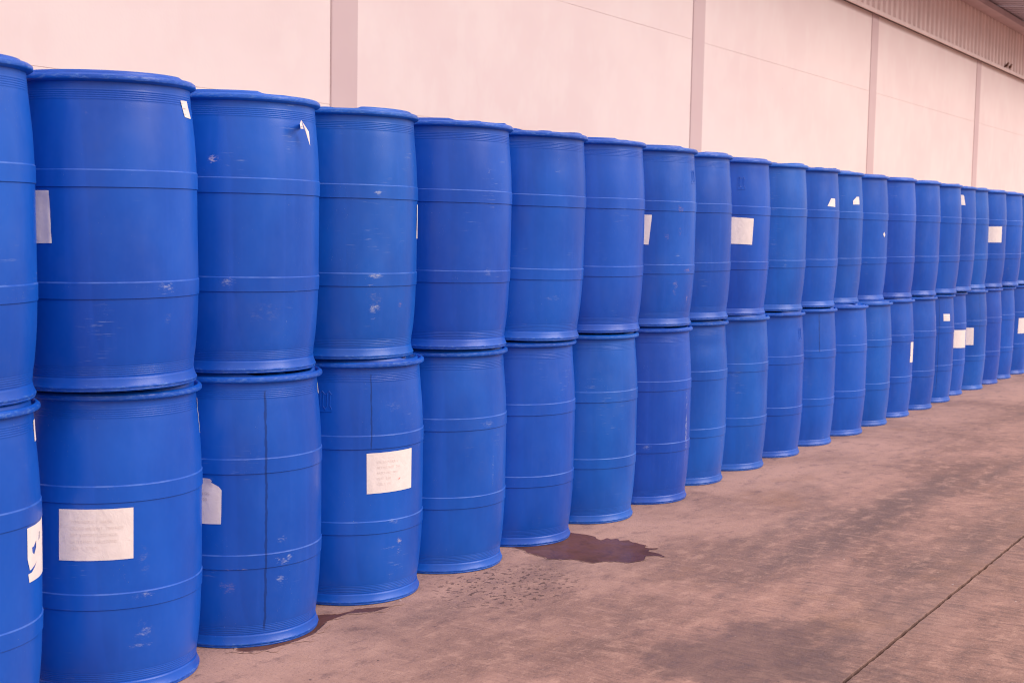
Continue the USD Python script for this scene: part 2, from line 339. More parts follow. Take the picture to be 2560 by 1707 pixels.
# ------------------------------------------------------------------ warehouse: precast wall, columns, eaves
WY = 6.461
wh = thing('warehouse', 'long pale pink warehouse wall with darker columns behind the blue drums', 'warehouse')
P0, BAY, CW = 7.6185, 6.0025, 0.299
cols = [P0 + BAY * i for i in range(-2, 6)]
courses = [0.0, 1.067, 2.267, 3.465, 4.58]
for i, cx in enumerate(cols):
    obj('column', boxm(cx, cx + CW, WY - 0.012, WY + 0.20, 0.0, 4.582, 0.006), col_m, wh, label='darker pink column between the wall panels')
    if i + 1 < len(cols):
        for c in range(4):
            g0, g1 = 0.0014, 0.0014
            obj('wall_panel', boxm(cx + CW + 0.0006, cols[i + 1] - 0.0006, WY, WY + 0.12, courses[c] + (g0 if c else 0), courses[c + 1] - g1, 0.0012), wall_m, wh)
        obj('joint_strip', boxm(cx + CW - 0.05, cols[i + 1] + 0.05, WY + 0.004, WY + 0.10, 0.01, 4.57), joint_m, wh)
X0, X1 = cols[0], cols[-1] + CW
# flashing with a drip lip under the cladding
obj('flashing', join([boxm(X0, X1, 6.360, 6.385, 4.556, 4.613, 0.003), boxm(X0, X1, 6.3852, 6.424, 4.606, 4.612)]), flash_m, wh)
obj('closure_strip', boxm(X0, X1, 6.3856, WY + 0.10, 4.585, 4.600), dark_m, wh, label='dark strip painted in for the shade under the flashing')  # strip added to darken the slot, shade put in as colour
def rib_profile(x0, n, pitch, depth):
    xs, ys = [], []
    for k in range(n):
        b = x0 + k * pitch
        for dx, d in ((0, 0), (pitch * 0.50, 0), (pitch * 0.60, depth), (pitch * 0.90, depth)):
            xs.append(b + dx); ys.append(d)
    xs.append(x0 + n * pitch); ys.append(0)
    return np.array(xs), np.array(ys)
def strip(a, b):
    n = len(a); i = np.arange(n - 1)
    return np.concatenate([a, b]), np.concatenate([np.stack([i, i + 1, i + 1 + n], -1), np.stack([i, i + 1 + n, i + n], -1)])
PITCH_R = 0.25
ns = int((X1 - X0) / 1.0)
for s in range(ns):
    x0 = X0 + s * 1.0
    xs, d = rib_profile(x0, 4, PITCH_R, 0.035)
    xs = np.append(xs, xs[-1] + 0.04); d = np.append(d, -0.002)                   # side lap
    lift = 0.003 * (s % 2)
    y = 6.425 - d - lift
    obj('cladding_sheet', strip(np.c_[xs, y, np.full_like(xs, 4.575)], np.c_[xs, y, np.full_like(xs, 5.46)]), clad_m, wh)
    # roof sheet with ribs running out from the wall
    xs, d = rib_profile(x0 + 0.1, 4, PITCH_R, 0.038)
    z0 = 5.522 + d + lift
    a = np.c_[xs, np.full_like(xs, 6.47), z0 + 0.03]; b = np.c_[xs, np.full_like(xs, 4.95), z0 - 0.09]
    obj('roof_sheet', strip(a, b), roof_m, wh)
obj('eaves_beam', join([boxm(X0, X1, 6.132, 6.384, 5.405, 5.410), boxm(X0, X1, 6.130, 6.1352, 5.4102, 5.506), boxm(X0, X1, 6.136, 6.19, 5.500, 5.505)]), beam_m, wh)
obj('backing_wall', boxm(X0, X1, WY + 0.021, WY + 0.10, 4.705, 5.60), joint_m, wh)

# ------------------------------------------------------------------ birds on the flashing
def bird(x, yaw, label):
    """small perched sparrow built from hulls of spheres, joined and smoothed"""
    import manifold3d as m3
    def ball(c, r): return m3.Manifold.sphere(r, 20).translate(c)
    def bone(a, ra, b, rb): return m3.Manifold.batch_hull([ball(a, ra), ball(b, rb)])
    s = 1.0
    body = bone((0, 0, 0.055), 0.026, (0.018, 0, 0.078), 0.020)
    body += bone((0.018, 0, 0.080), 0.016, (0.030, 0, 0.102), 0.0165)
    body += bone((-0.015, 0, 0.045), 0.016, (-0.062, 0, 0.026), 0.006)
    body = body.refine_to_length(0.004)
    me = body.to_mesh(); tm = trimesh.Trimesh(me.vert_properties[:, :3], me.tri_verts)
    trimesh.smoothing.filter_taubin(tm, iterations=8)
    M = Gf.Matrix4d().SetRotate(Gf.Rotation(Gf.Vec3d(0, 0, 1), yaw)) * Gf.Matrix4d().SetTranslate(Gf.Vec3d(x, 6.374, 4.613))
    t = thing('sparrow', label, 'bird', M, 'two small birds on the wall ledge')
    obj('body', tm, bird_m, t, smooth=True)
    bk = trimesh.creation.cone(0.005, 0.014, sections=8); bk.apply_transform(trimesh.transformations.rotation_matrix(math.pi / 2, (0, 1, 0))); bk.apply_translation((0.044, 0, 0.102))
    obj('beak', bk, bird_d, t, smooth=True)
    for sy in (-1, 1):
        w = m3.Manifold.batch_hull([ball((0.012, sy * 0.019, 0.075), 0.008), ball((0.0, sy * 0.023, 0.055), 0.010), ball((-0.050, sy * 0.010, 0.034), 0.004)])
        obj('wing', w, bird_d, t, smooth=True)
        lg = trimesh.util.concatenate([trimesh.creation.cylinder(0.002, segment=[(0.0, sy * 0.010, 0.0), (0.0, sy * 0.010, 0.034)], sections=6),
                                       trimesh.creation.cylinder(0.0018, segment=[(-0.008, sy * 0.010, 0.002), (0.012, sy * 0.010, 0.002)], sections=6)])
        obj('leg', lg, bird_d, t)
bird_m = simple('bird_feathers', (0.16, 0.075, 0.045), 0.8, 0.4, 60.0)
bird_d = simple('bird_wings', (0.07, 0.035, 0.025), 0.8, 0.4, 60.0)
bird(27.50, -75, 'small brown bird on the wall ledge at upper right, the left of two')
bird(27.79, -110, 'small brown bird on the wall ledge at upper right, the right of two')

# ------------------------------------------------------------------ drums
ZU = 0.9216
BODY = [(0.004, 0.2600), (0.030, 0.2660), (0.041, 0.2688)]
SMOOTH_MID = [(0.075, 0.2722), (0.10, 0.2757), (0.13, 0.2787), (0.16, 0.2811), (0.20, 0.2836), (0.24, 0.2852), (0.268, 0.2860), (0.30, 0.2866), (0.34, 0.2870),
              (0.40, 0.2872), (0.455, 0.2873), (0.51, 0.2872), (0.57, 0.2870), (0.61, 0.2866), (0.645, 0.2858), (0.68, 0.2846), (0.715, 0.2827), (0.75, 0.2801), (0.78, 0.2773), (0.81, 0.2745), (0.832, 0.2727)]
NECK = [(0.869, 0.2700), (0.876, 0.2690), (0.884, 0.2692), (0.8885, 0.2700)]
def body_profile(depth):
    lo, hi, PT = [], [], 0.0062
    for k in range(5):
        z = 0.043 + k * PT; r = 0.2692 + 0.0006 * k
        lo += [(z, r - depth), (z + 0.0016, r), (z + 0.0046, r), (z + PT - 0.0002, r - depth * 0.95)]
        z = 0.836 + k * PT; r = 0.2722 - 0.0004 * k
        hi += [(z, r - depth), (z + 0.0016, r), (z + 0.0046, r), (z + PT - 0.0002, r - depth * 0.95)]
    return np.array(BODY + (lo if depth else [(0.05, 0.2698), (0.06, 0.2709)]) + SMOOTH_MID + (hi if depth else [(0.845, 0.2719), (0.858, 0.2709)]) + NECK)
SMZ = np.array([0.0, 0.043, 0.075, 0.10, 0.16, 0.24, 0.34, 0.455, 0.57, 0.645, 0.715, 0.78, 0.832, 0.868, 0.9])
SMR = np.array([0.265, 0.2694, 0.2722, 0.2757, 0.2811, 0.2852, 0.2870, 0.2873, 0.2870, 0.2858, 0.2827, 0.2773, 0.2727, 0.2712, 0.270])
def rad(z): return np.interp(z, SMZ, SMR)
class Shape:
    """slow radial unevenness of one drum, shared by its body, bands and labels"""
    def __init__(s, seed, dents=()):
        s.seed, s.dents = seed, dents
        r = np.random.default_rng(seed); s.ov, s.op = 0.0008 * r.random(), r.random() * 6.28
    def dr(s, phi, z):
        phi, z = np.broadcast_arrays(np.asarray(phi, float), np.asarray(z, float))
        p = np.stack([np.cos(phi) * 1.3 + s.seed, np.sin(phi) * 1.3, z * 4.0], -1)
        d = (meshkit.fbm(p, 3, s.seed % 97) - 0.5) * 0.0030 * np.clip(np.minimum(z, 0.92 - z) / 0.1, 0.2, 1) + s.ov * np.cos(2 * (phi - s.op))
        for (dp, dz, w, h, depth) in s.dents:
            a = np.angle(np.exp(1j * (phi - math.radians(dp)))) * 0.286
            d = d - depth * np.exp(-((a / w) ** 2 + ((z - dz) / h) ** 2))
        return d
def lathe(profile, n, fn, closed=False):
    pr = np.asarray(profile, float); m = len(pr)
    phi = np.linspace(0, 2 * np.pi, n, endpoint=False)
    Z = np.repeat(pr[:, 0][:, None], n, 1); PH = np.repeat(phi[None], m, 0); R = pr[:, 1][:, None] + fn(PH, Z)
    v = np.stack([R * np.cos(PH), R * np.sin(PH), Z], -1).reshape(-1, 3)
    rows = np.arange(m if closed else m - 1); i = np.arange(n)
    A = (rows[:, None] * n + i).ravel(); B = (rows[:, None] * n + (i + 1) % n).ravel()
    r2 = (rows + 1) % m; C = (r2[:, None] * n + (i + 1) % n).ravel(); D = (r2[:, None] * n + i).ravel()
    return v, np.concatenate([np.stack([A, B, C], -1), np.stack([A, C, D], -1)])
def lathe_hard(segs, n, fn):
    """several profile segments, hard edges between them"""
    return join([lathe(s, n, fn) for s in segs])
def surf(sh, s, z, off):
    """point on the drum's skin: s = phi in degrees"""
    phi = np.radians(s); r = rad(z) + sh.dr(phi, z) + off
    return np.stack([r * np.cos(phi), r * np.sin(phi), z], -1)
def on_skin(sh, poly, off, wrinkle=0.0, seed=0, cell=0.012, curl=None):
    """shapely polygon in (arc length from phi0, z) laid on the drum; returns mesh"""
    R = 0.2868; x0, y0, x1, y1 = poly.bounds; parts = []
    for a in np.arange(x0, x1, cell):
        for b in np.arange(y0, y1, cell):
            q = poly.intersection(box(a, b, a + cell, b + cell))
            for gq in getattr(q, 'geoms', [q]):
                if gq.geom_type == 'Polygon' and gq.area > 1e-9:
                    parts.append(trimesh.creation.triangulate_polygon(gq, engine='earcut'))
    v, f = join(parts)
    tm = trimesh.Trimesh(np.c_[v, np.zeros(len(v))], f, process=True, merge_tex=True); v, f = tm.vertices[:, :2], tm.faces
    o = np.full(len(v), off)
    if wrinkle:
        w = meshkit.fbm(np.c_[v[:, 0] * 45, v[:, 1] * 14, np.full(len(v), seed)], 3, seed)
        o = o + wrinkle * np.clip(w - 0.35, 0, 1)
    if curl is not None: o = o + curl(v)
    p = surf(sh, np.degrees(v[:, 0] / R), v[:, 1], 0.0) 
    nrm = np.stack([np.cos(v[:, 0] / R), np.sin(v[:, 0] / R), np.zeros(len(v))], -1)
    out = p + nrm * o[:, None]
    a, b, c = out[f[:, 0]], out[f[:, 1]], out[f[:, 2]]
    flip = (np.cross(b - a, c - a) * nrm[f[:, 0]]).sum(1) < 0
    f = f.copy(); f[flip] = f[flip][:, ::-1]
    return out, f
def poly_of(pts):
    R = 0.2868
    return Polygon([(math.radians(a) * R, z) for a, z in pts]).buffer(0)
def text_on(sh, lines, phi0, z0, height, gap, off, mirror=False):
    parts, R = [], 0.2868
    for k, t in enumerate(lines):
        if not t: continue
        m = meshkit.text_mesh(t, height, 0.0002)
        v = np.array(m.vertices); f = np.array(m.faces)
        if mirror: v[:, 0] = v[:, 0].max() - v[:, 0]
        phi = phi0 + np.degrees(v[:, 0] / R); z = z0 - k * gap + v[:, 1]
        parts.append((surf(sh, phi, z, off + v[:, 2]), f))
    return join(parts)
def polyline_on(sh, lines, r, off=0.0):
    parts = []
    for ln in lines:
        ln = np.array(ln, float); q = []
        for a, b in zip(ln[:-1], ln[1:]):
            for t in np.linspace(0, 1, 5)[:-1]: q.append(a + (b - a) * t)
        q.append(ln[-1]); q = np.array(q); p = surf(sh, q[:, 0], q[:, 1], off)
        for a, b in zip(p[:-1], p[1:]):
            c = trimesh.creation.cylinder(r, segment=[a, b], sections=6); parts.append((c.vertices, c.faces))
    return join(parts)

BLUES = {'b': (0.0015, 0.082, 0.51), 'v': (0.0028, 0.076, 0.50), 'c': (0.0015, 0.091, 0.505), 'd': (0.0013, 0.076, 0.50), 'm': (0.0020, 0.085, 0.51)}
WHITE_MARK, RUST, GREY = (0.42, 0.49, 0.64), (0.48, 0.25, 0.15), (0.22, 0.26, 0.44)
LOOKS = {}
def look_for(hue, key=None, wear_glint=1.0, marks=(), drips=()):
    k = key or hue
    if k not in LOOKS: LOOKS[k] = drum_look('drum_plastic_' + k, BLUES[hue], wear_glint, marks, drips)
    return LOOKS[k]
lid_dark = {}

def make_drum(name_label, x, y, z, tilt, seed, look, spin, near, dents=(), group=None, depth=0.0015):
    sh = Shape(seed, dents)
    n = 192 if near else 96
    lx, ly = tilt                                  # lean: how far the top is off the base, in metres
    zx = np.array([lx, ly, 0.895]); zx /= np.linalg.norm(zx)
    xx = np.cross([0, 1.0, 0], zx); xx /= np.linalg.norm(xx); yx = np.cross(zx, xx)
    M = Gf.Matrix4d(*xx, 0, *yx, 0, *zx, 0, x, y, z, 1)
    t = thing('plastic_drum', name_label, 'drum', M, group)
    obj('body', lathe(body_profile(depth), n, sh.dr), look, t, smooth=True)
    for z0, z1 in ((0.268, 0.318), (0.588, 0.640)):
        p = 0.0028
        segs = [[(z0 + 0.0015, rad(z0) - 0.002), (z0 + 0.0005, rad(z0) + p * 0.75), (z0 + 0.002, rad(z0) + p)],
                [(z0 + 0.002, rad(z0) + p), ((z0 + z1) / 2, rad((z0 + z1) / 2) + p), (z1 - 0.003, rad(z1) + p)],
                [(z1 - 0.003, rad(z1) + p), (z1 - 0.0018, rad(z1) + p - 0.0006), (z1 + 0.0022, rad(z1) - 0.0020)]]
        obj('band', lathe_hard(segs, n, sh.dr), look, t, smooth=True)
    nr = 384 if near else 128
    def flash(PH, Z):
        a = PH * 40; p_ = np.stack([np.cos(PH) * 22 + seed, np.sin(PH) * 22, Z * 260], -1)
        w = (meshkit.fbm(p_, 3, seed % 31) - 0.5)
        return w
    # top ring: wide flange with a rough moulding flash on its rim
    TR = [[(0.8860, 0.2655), (0.8868, 0.2715), (0.8885, 0.2780), (0.8915, 0.2840), (0.8935, 0.2864)],
          [(0.8935, 0.2864), (0.8948, 0.2876), (0.9000, 0.2879), (0.9050, 0.2866)],
          [(0.9050, 0.2866), (0.9056, 0.2845), (0.9085, 0.2824), (0.9108, 0.2790), (0.9110, 0.2760), (0.9098, 0.2740)],
          [(0.9098, 0.2740), (0.9020, 0.2722), (0.8900, 0.2712), (0.8840, 0.2660)]]
    def fr(PH, Z): return np.where((Z > 0.8930) & (Z < 0.9084) , flash(PH, Z) * 0.0022, 0) + sh.dr(PH, Z) * 0.5
    obj('top_ring', lathe_hard(TR, nr, fr), look, t, smooth=True)
    BRr = [[(0.0200, 0.2580), (0.0005, 0.2580), (0.0, 0.2735), (0.0012, 0.2762)],
           [(0.0012, 0.2762), (0.0040, 0.2778), (0.0056, 0.2774), (0.0066, 0.2762), (0.0078, 0.2770), (0.0092, 0.2790), (0.0122, 0.2796), (0.0145, 0.2786)],
           [(0.0145, 0.2786), (0.0165, 0.2772), (0.0240, 0.2738), (0.0340, 0.2708), (0.0405, 0.2700), (0.0410, 0.2640)]]
    def fb(PH, Z): return np.where((Z > 0.002) & (Z < 0.0158), flash(PH, Z + 1) * 0.0020, 0) + sh.dr(PH, Z) * 0.5
    obj('base_ring', lathe_hard(BRr, nr, fb), look, t, smooth=True)
    # lid: a raised plate with two hollows, each holding a screw cap
    nt, rs = (120 if near else 72), np.array([0.002, 0.05, 0.09, 0.11, 0.125, 0.14, 0.16, 0.18, 0.20, 0.22, 0.236, 0.248, 0.256, 0.2605, 0.263, 0.265, 0.268, 0.272])
    ph = np.linspace(0, 2 * np.pi, nt, endpoint=False); RR, PH = np.meshgrid(rs, ph, indexing='ij')
    sp = math.radians(spin); hz = np.full(RR.shape, 0.9212)
    hz = hz - np.clip((RR - 0.2595) / 0.006, 0, 1) * 0.028
    for off in (0, math.pi):
        da = np.abs(np.angle(np.exp(1j * (PH - sp - off))))
        k = np.clip((0.62 - da) / 0.14, 0, 1) * np.clip((RR - 0.105) / 0.03, 0, 1)
        hz = hz - (0.022 * k * k * (3 - 2 * k)) * np.clip((0.262 - RR) / 0.01, 0, 1)
    v = np.stack([RR * np.cos(PH), RR * np.sin(PH), hz], -1).reshape(-1, 3)
    m = len(rs); rr = np.arange(m - 1)[:, None]; i = np.arange(nt)
    A = (rr * nt + i).ravel(); B = (rr * nt + (i + 1) % nt).ravel(); C = ((rr + 1) * nt + (i + 1) % nt).ravel(); D = ((rr + 1) * nt + i).ravel()
    c0 = len(v); v = np.vstack([v, [0, 0, 0.9212]])
    f = np.concatenate([np.stack([A, C, B], -1), np.stack([A, D, C], -1), np.stack([np.full(nt, c0), i, (i + 1) % nt], -1)])
    obj('lid', (v, f), look, t, smooth=True)
    for off, r0 in ((0, 0.034), (math.pi, 0.034)):
        a = sp + off; cx, cy = 0.186 * math.cos(a), 0.186 * math.sin(a)
        cp = [(0.893, r0 + 0.006), (0.902, r0 + 0.005), (0.903, r0), (0.9165, r0 - 0.001), (0.9195, r0 - 0.004), (0.9205, r0 - 0.010), (0.9205, 0.001)]
        nb = 36
        w = lathe(cp, nb, lambda PH, Z: np.where((Z > 0.9) & (Z < 0.918), 0.0012 * (np.round(PH / (2 * np.pi) * nb) % 2), 0))
        obj('bung', (w[0] + np.array([cx, cy, 0]), w[1]), look, t, smooth=True)
    return t, sh

UX = [[2.246, 3.322], [2.838, 3.305], [3.446, 3.345], [4.05, 3.372], [4.646, 3.329], [5.246, 3.322], [5.839, 3.317], [6.424, 3.315], [7.024, 3.368], [7.608, 3.383], [8.193, 3.368], [8.777, 3.361], [9.361, 3.391], [9.945, 3.393], [10.529, 3.354], [11.119, 3.33], [11.703, 3.319], [12.288, 3.343], [12.872, 3.362], [13.458, 3.344], [14.044, 3.326], [14.630, 3.34]]
LX = [[2.244, 3.316], [2.871, 3.329], [3.459, 3.337], [4.08, 3.352], [4.663, 3.342], [5.246, 3.344], [5.84, 3.33], [6.432, 3.317], [7.031, 3.374], [7.616, 3.363], [8.2, 3.358], [8.784, 3.352], [9.367, 3.329], [9.951, 3.334], [10.536, 3.34], [11.12, 3.326], [11.704, 3.335], [12.287, 3.381], [12.871, 3.344], [13.455, 3.345], [14.039, 3.353], [14.624, 3.345], [15.21, 3.34]]
TU = [[-0.007, 0.003], [-0.01, 0.005], [0.002, -0.001], [0.002, -0.001], [0.003, -0.005], [0.005, -0.014], [0, -0.001], [0.001, -0.002], [-0.003, 0.007], [0.002, -0.004], [0, 0], [0, 0.001], [-0.001, 0.002], [-0.001, 0.001], [-0.001, 0.004], [0, 0.001], [0.001, -0.006], [0.001, -0.006], [-0.002, 0.007], [0.001, -0.002], [0.001, -0.004], [0, 0]]

UH = 'bdbcvbvmmvcmcmvbmmcmbc'
LH = 'bdbbmdcvccbmbcbmmbcvbmb'
UM = {1: ([(-137.6, 0.80, 0.030, 0.034, 0.20, (0.5, 0.45, 0.5)), (-90, 0.298, 0.05, 0.026, 0.8, WHITE_MARK), (-91, 0.21, 0.03, 0.035, 0.5, GREY), (-93, 0.17, 0.05, 0.012, 0.4, WHITE_MARK)], ()),
      2: ([(-149.5, 0.70, 0.026, 0.036, 1.0, (0.85, 0.74, 0.68)), (-140, 0.300, 0.035, 0.022, 0.8, WHITE_MARK), (-116, 0.20, 0.09, 0.06, 0.35, GREY)], ()),
      3: ([(-115.5, 0.308, 0.045, 0.014, 1.0, WHITE_MARK), (-115.5, 0.272, 0.040, 0.010, 0.8, WHITE_MARK), (-115, 0.225, 0.050, 0.05, 0.6, GREY), (-115, 0.188, 0.034, 0.028, 1.0, WHITE_MARK), (-114.5, 0.152, 0.034, 0.012, 1.0, WHITE_MARK), (-91, 0.20, 0.025, 0.03, 0.6, RUST), (-113.5, 0.612, 0.026, 0.013, 1.0, WHITE_MARK)], ()),
      4: ([(-79, 0.085, 0.018, 0.07, 1.0, RUST), (-103, 0.31, 0.04, 0.03, 0.5, WHITE_MARK), (-104, 0.72, 0.01, 0.02, 0.8, WHITE_MARK)], ()),
      5: ([(-115, 0.74, 0.03, 0.008, 0.7, WHITE_MARK), (-116, 0.19, 0.05, 0.02, 0.5, WHITE_MARK)], ()),
      7: ([(-125, 0.46, 0.022, 0.05, 0.5, RUST), (-108, 0.49, 0.02, 0.04, 0.4, RUST), (-110, 0.60, 0.05, 0.03, 0.6, RUST), (-112, 0.20, 0.03, 0.06, 0.6, (0.5, 0.36, 0.3)), (-90, 0.14, 0.015, 0.03, 1.0, (0.72, 0.45, 0.30)), (-93, 0.29, 0.05, 0.025, 0.6, RUST)], ())}
LM = {1: ([(-110.3, 0.41, 0.03, 0.09, 0.45, GREY), (-110.3, 0.30, 0.05, 0.022, 0.7, WHITE_MARK), (-110.5, 0.195, 0.045, 0.045, 0.6, WHITE_MARK), (-112, 0.15, 0.055, 0.012, 0.6, WHITE_MARK)], ()),
      2: ([(-105.4, 0.296, 0.05, 0.03, 0.9, WHITE_MARK), (-107, 0.222, 0.04, 0.022, 0.8, WHITE_MARK), (-106, 0.36, 0.03, 0.02, 0.5, WHITE_MARK), (-144, 0.209, 0.05, 0.03, 0.45, (0.5, 0.35, 0.3)), (-140, 0.27, 0.09, 0.006, 0.8, (0.5, 0.4, 0.36))], [(-118.0, 0.045, 0.868, 0.0052)]),
      3: ([(-98.3, 0.215, 0.018, 0.055, 0.9, (0.6, 0.52, 0.5)), (-106, 0.21, 0.06, 0.01, 0.6, WHITE_MARK), (-104, 0.31, 0.04, 0.02, 0.5, WHITE_MARK), (-105, 0.74, 0.05, 0.03, 0.4, WHITE_MARK)], [(-123.8, 0.58, 0.872, 0.0036)]),
      4: ([(-100, 0.61, 0.06, 0.02, 0.55, WHITE_MARK), (-92, 0.42, 0.012, 0.10, 0.6, WHITE_MARK)], ()),
      7: ([(-86, 0.40, 0.015, 0.3, 0.9, WHITE_MARK), (-140, 0.30, 0.04, 0.02, 0.7, WHITE_MARK)], ()),
      11: ([], [(-121.6, 0.62, 0.885, 0.0042)]), 16: ([], [(-129.5, 0.10, 0.885, 0.0030)]), 18: ([], [(-114.0, 0.55, 0.885, 0.0026)])}
USPIN = [30, 150, 95, 200, 75, 60, 95, 110, 20, 150, 40, 70, 100, 130, 160, 15, 55, 85, 35, 140, 100, 60]
UD = {7: [(-100, 0.45, 0.05, 0.10, 0.0015)], 5: [(-100, 0.79, 0.10, 0.06, 0.002)]}
LD = {5: [(-100, 0.42, 0.02, 0.12, 0.0012), (-93, 0.44, 0.02, 0.10, 0.0012), (-86, 0.46, 0.02, 0.08, 0.0012)], 7: [(-104, 0.42, 0.018, 0.1, 0.0014), (-97, 0.44, 0.016, 0.09, 0.0014), (-90, 0.46, 0.014, 0.08, 0.0014), (-112, 0.40, 0.02, 0.1, 0.0012)],
      8: [(-110, 0.775, 0.20, 0.03, 0.004)], 11: [(-160, 0.79, 0.06, 0.06, 0.012)], 9: [(-92, 0.80, 0.03, 0.02, 0.003)]}

ULAB = ['upper blue drum cut off by the left edge of the photo',
        'upper blue drum with crumpled paper label at left and small printed sticker near its rim',
        'upper blue drum with a peeling folded white tag sticking out below its rim',
        'upper blue drum with a column of pale scrapes down its lower front',
        'upper blue drum with an orange scrape at its lower right edge',
        'upper blue drum just right of the one with the orange scrape',
        'plain upper blue drum just left of the one with the slanted strip of label',
        'upper blue drum with a slanted strip of white label at left and rusty smears',
        'plain upper drum squeezed between the slanted strip label and the square label',
        'upper drum with a big square white label at left and moulded arrows above it',
        'plain upper drum between the big square label and the two torn stickers',
        'upper drum with a torn white sticker, the left one of the adjoining pair',
        'upper drum with a torn white sticker, the right one of the adjoining pair',
        'upper drum with a tiny white scrap of paper by its right edge',
        'plain upper drum just right of the one with the tiny white scrap',
        'plain upper drum second to the right of the one with the tiny white scrap',
        'plain upper drum just left of the one with a sliver of sticker under its rim',
        'distant upper drum with a sliver of white sticker under its rim at left',
        'distant upper drum with a pale upright scratch, just left of the far square label',
        'distant upper drum with a square white label near the right edge of the photo',
        'distant upper drum just right of the far square label, ending the upper row in view',
        'farthest upper drum, only its lower side showing at the right edge of the photo']
LLAB = ['lower blue drum at the left edge of the photo with a torn white label',
        'lower blue drum with a wide white label of faded print in front at left',
        'lower blue drum with a torn corner label and a long dark drip stain',
        'lower blue drum with a clean white label at right below moulded arrows',
        'plain lower drum just left of the drum standing in the brown puddle',
        'lower blue drum standing at the left end of the dark brown puddle',
        'plain paler lower drum just right of the drum standing in the puddle',
        'violet blue lower drum with rippled side and pale scuffed right edge',
        'lower drum with a shallow crease across its shoulder',
        'paler lower drum with a small rusty spot below its ring, right of the creased one',
        'lower drum with small moulded arrows near its right edge and no label',
        'lower drum with a short dark drip and a dented left shoulder',
        'plain lower drum just right of the one with the short dark drip',
        'plain lower drum just left of the one with the thin upright sliver of label',
        'lower drum with a thin upright sliver of white label on its right edge',
        'plain lower drum between the sliver of label and the small square sticker',
        'lower drum with a small square sticker high on its right side',
        'lower drum with the wider, left one of two neighbouring white labels',
        'lower drum with a white label at its left edge, right of two neighbouring labels',
        'plain distant lower drum right of the two neighbouring white labels',
        'plain distant lower drum just left of the label cut by the photo edge',
        'lower drum with a white label cut off by the right edge of the photo',
        'farthest lower drum, a sliver low at the right edge of the photo']
GRP = 'blue plastic drums stacked two high along the wall'
D = {}
for i, (x, y) in enumerate(LX):
    mk, dp = LM.get(i, ((), ()))
    look = look_for(LH[i], f'lower_{i}' if i in LM else None, 1.0 if i < 8 else 0.8, mk, dp)
    D['l', i] = make_drum(LLAB[i], x, y, 0.0005, (0, 0), 100 + i * 7, look, 37 * i + 10, i < 9, LD.get(i, ()), GRP, 0.0011 if i < 5 else (0.0006 if i < 9 else 0))
for i, (x, y) in enumerate(UX):
    mk, dp = UM.get(i, ((), ()))
    look = look_for(UH[i], f'upper_{i}' if i in UM else None, 1.0 if i < 8 else 0.8, mk, dp)
    D['u', i] = make_drum(ULAB[i], x, y, ZU + 0.0005, TU[i], 500 + i * 11, look, USPIN[i], i < 9, UD.get(i, ()), GRP, 0.0011 if i < 5 else (0.0006 if i < 9 else 0))

# ------------------------------------------------------------------ labels, stickers, arrows on the drums
def label_on(key, pts, off=0.0007, wrinkle=0.0, m=None, name='label', holes=(), text=None, curl=None, cell=0.012):
    t, sh = D[key]; P = poly_of(pts)
    for h in holes: P = P.difference(poly_of(h))
    lb = obj(name, on_skin(sh, P, off, wrinkle, len(pts) + key[1], cell, curl), m or paper, t, smooth=True, label=text)
    return lb, sh
def rect(a0, a1, z0, z1, sk=0.0): return [(a0, z0), (a1, z0 + sk), (a1, z1 + sk), (a0, z1)]
lb, sh = label_on(('l', 1), [(-159.4, 0.5715), (-116.3, 0.5722), (-116.5, 0.4195), (-159.7, 0.4185)], wrinkle=0.0012, text='white paper label with faded print')
obj('print', text_on(sh, ['TYPE RESULT  MASK', 'GROSS WEIGHT  250 KGS', 'NET WEIGHT  242 KGS', 'BATCH NO  YGL17080', 'SIZE 1  5780'], -152.5, 0.531, 0.0088, 0.0197, 0.0014), faint_ink, lb)
lb, sh = label_on(('l', 2), [(-175, 0.5755), (-154.3, 0.5758), (-153.1, 0.5668), (-154.0, 0.5626), (-149.1, 0.5488), (-147.1, 0.5369), (-147.5, 0.4234), (-175, 0.4210)], wrinkle=0.002, text='white label with its upper right corner torn off',
                  curl=lambda v: 0.010 * np.clip((v[:, 1] - 0.545) / 0.03, 0, 1) ** 2 * np.clip((v[:, 0] + 0.800) / 0.03, 0, 1))
obj('print', text_on(sh, ['250 KGS', '42 KGS', '080'], -165.6, 0.520, 0.0090, 0.0197, 0.0017), grey_ink, lb)
lb, sh = label_on(('l', 3), [(-127.5, 0.5735), (-85.8, 0.5766), (-85.9, 0.4245), (-127.1, 0.4220)], wrinkle=0.0008, text='white paper label with faint print and a red spot')
obj('print', text_on(sh, ['GROSS WEIGHT', 'NET WEIGHT  242', 'BATCH NO  080', 'DATE  180', 'SIZE 1  80'], -119.5, 0.535, 0.0085, 0.0205, 0.0012), faint_ink, lb)
obj('red_spot', on_skin(sh, Polygon([(math.radians(-101) * 0.2868, 0.4665), (math.radians(-99.2) * 0.2868, 0.4668), (math.radians(-98.8) * 0.2868, 0.4735), (math.radians(-100) * 0.2868, 0.4722)]), 0.0013), red_ink, lb)
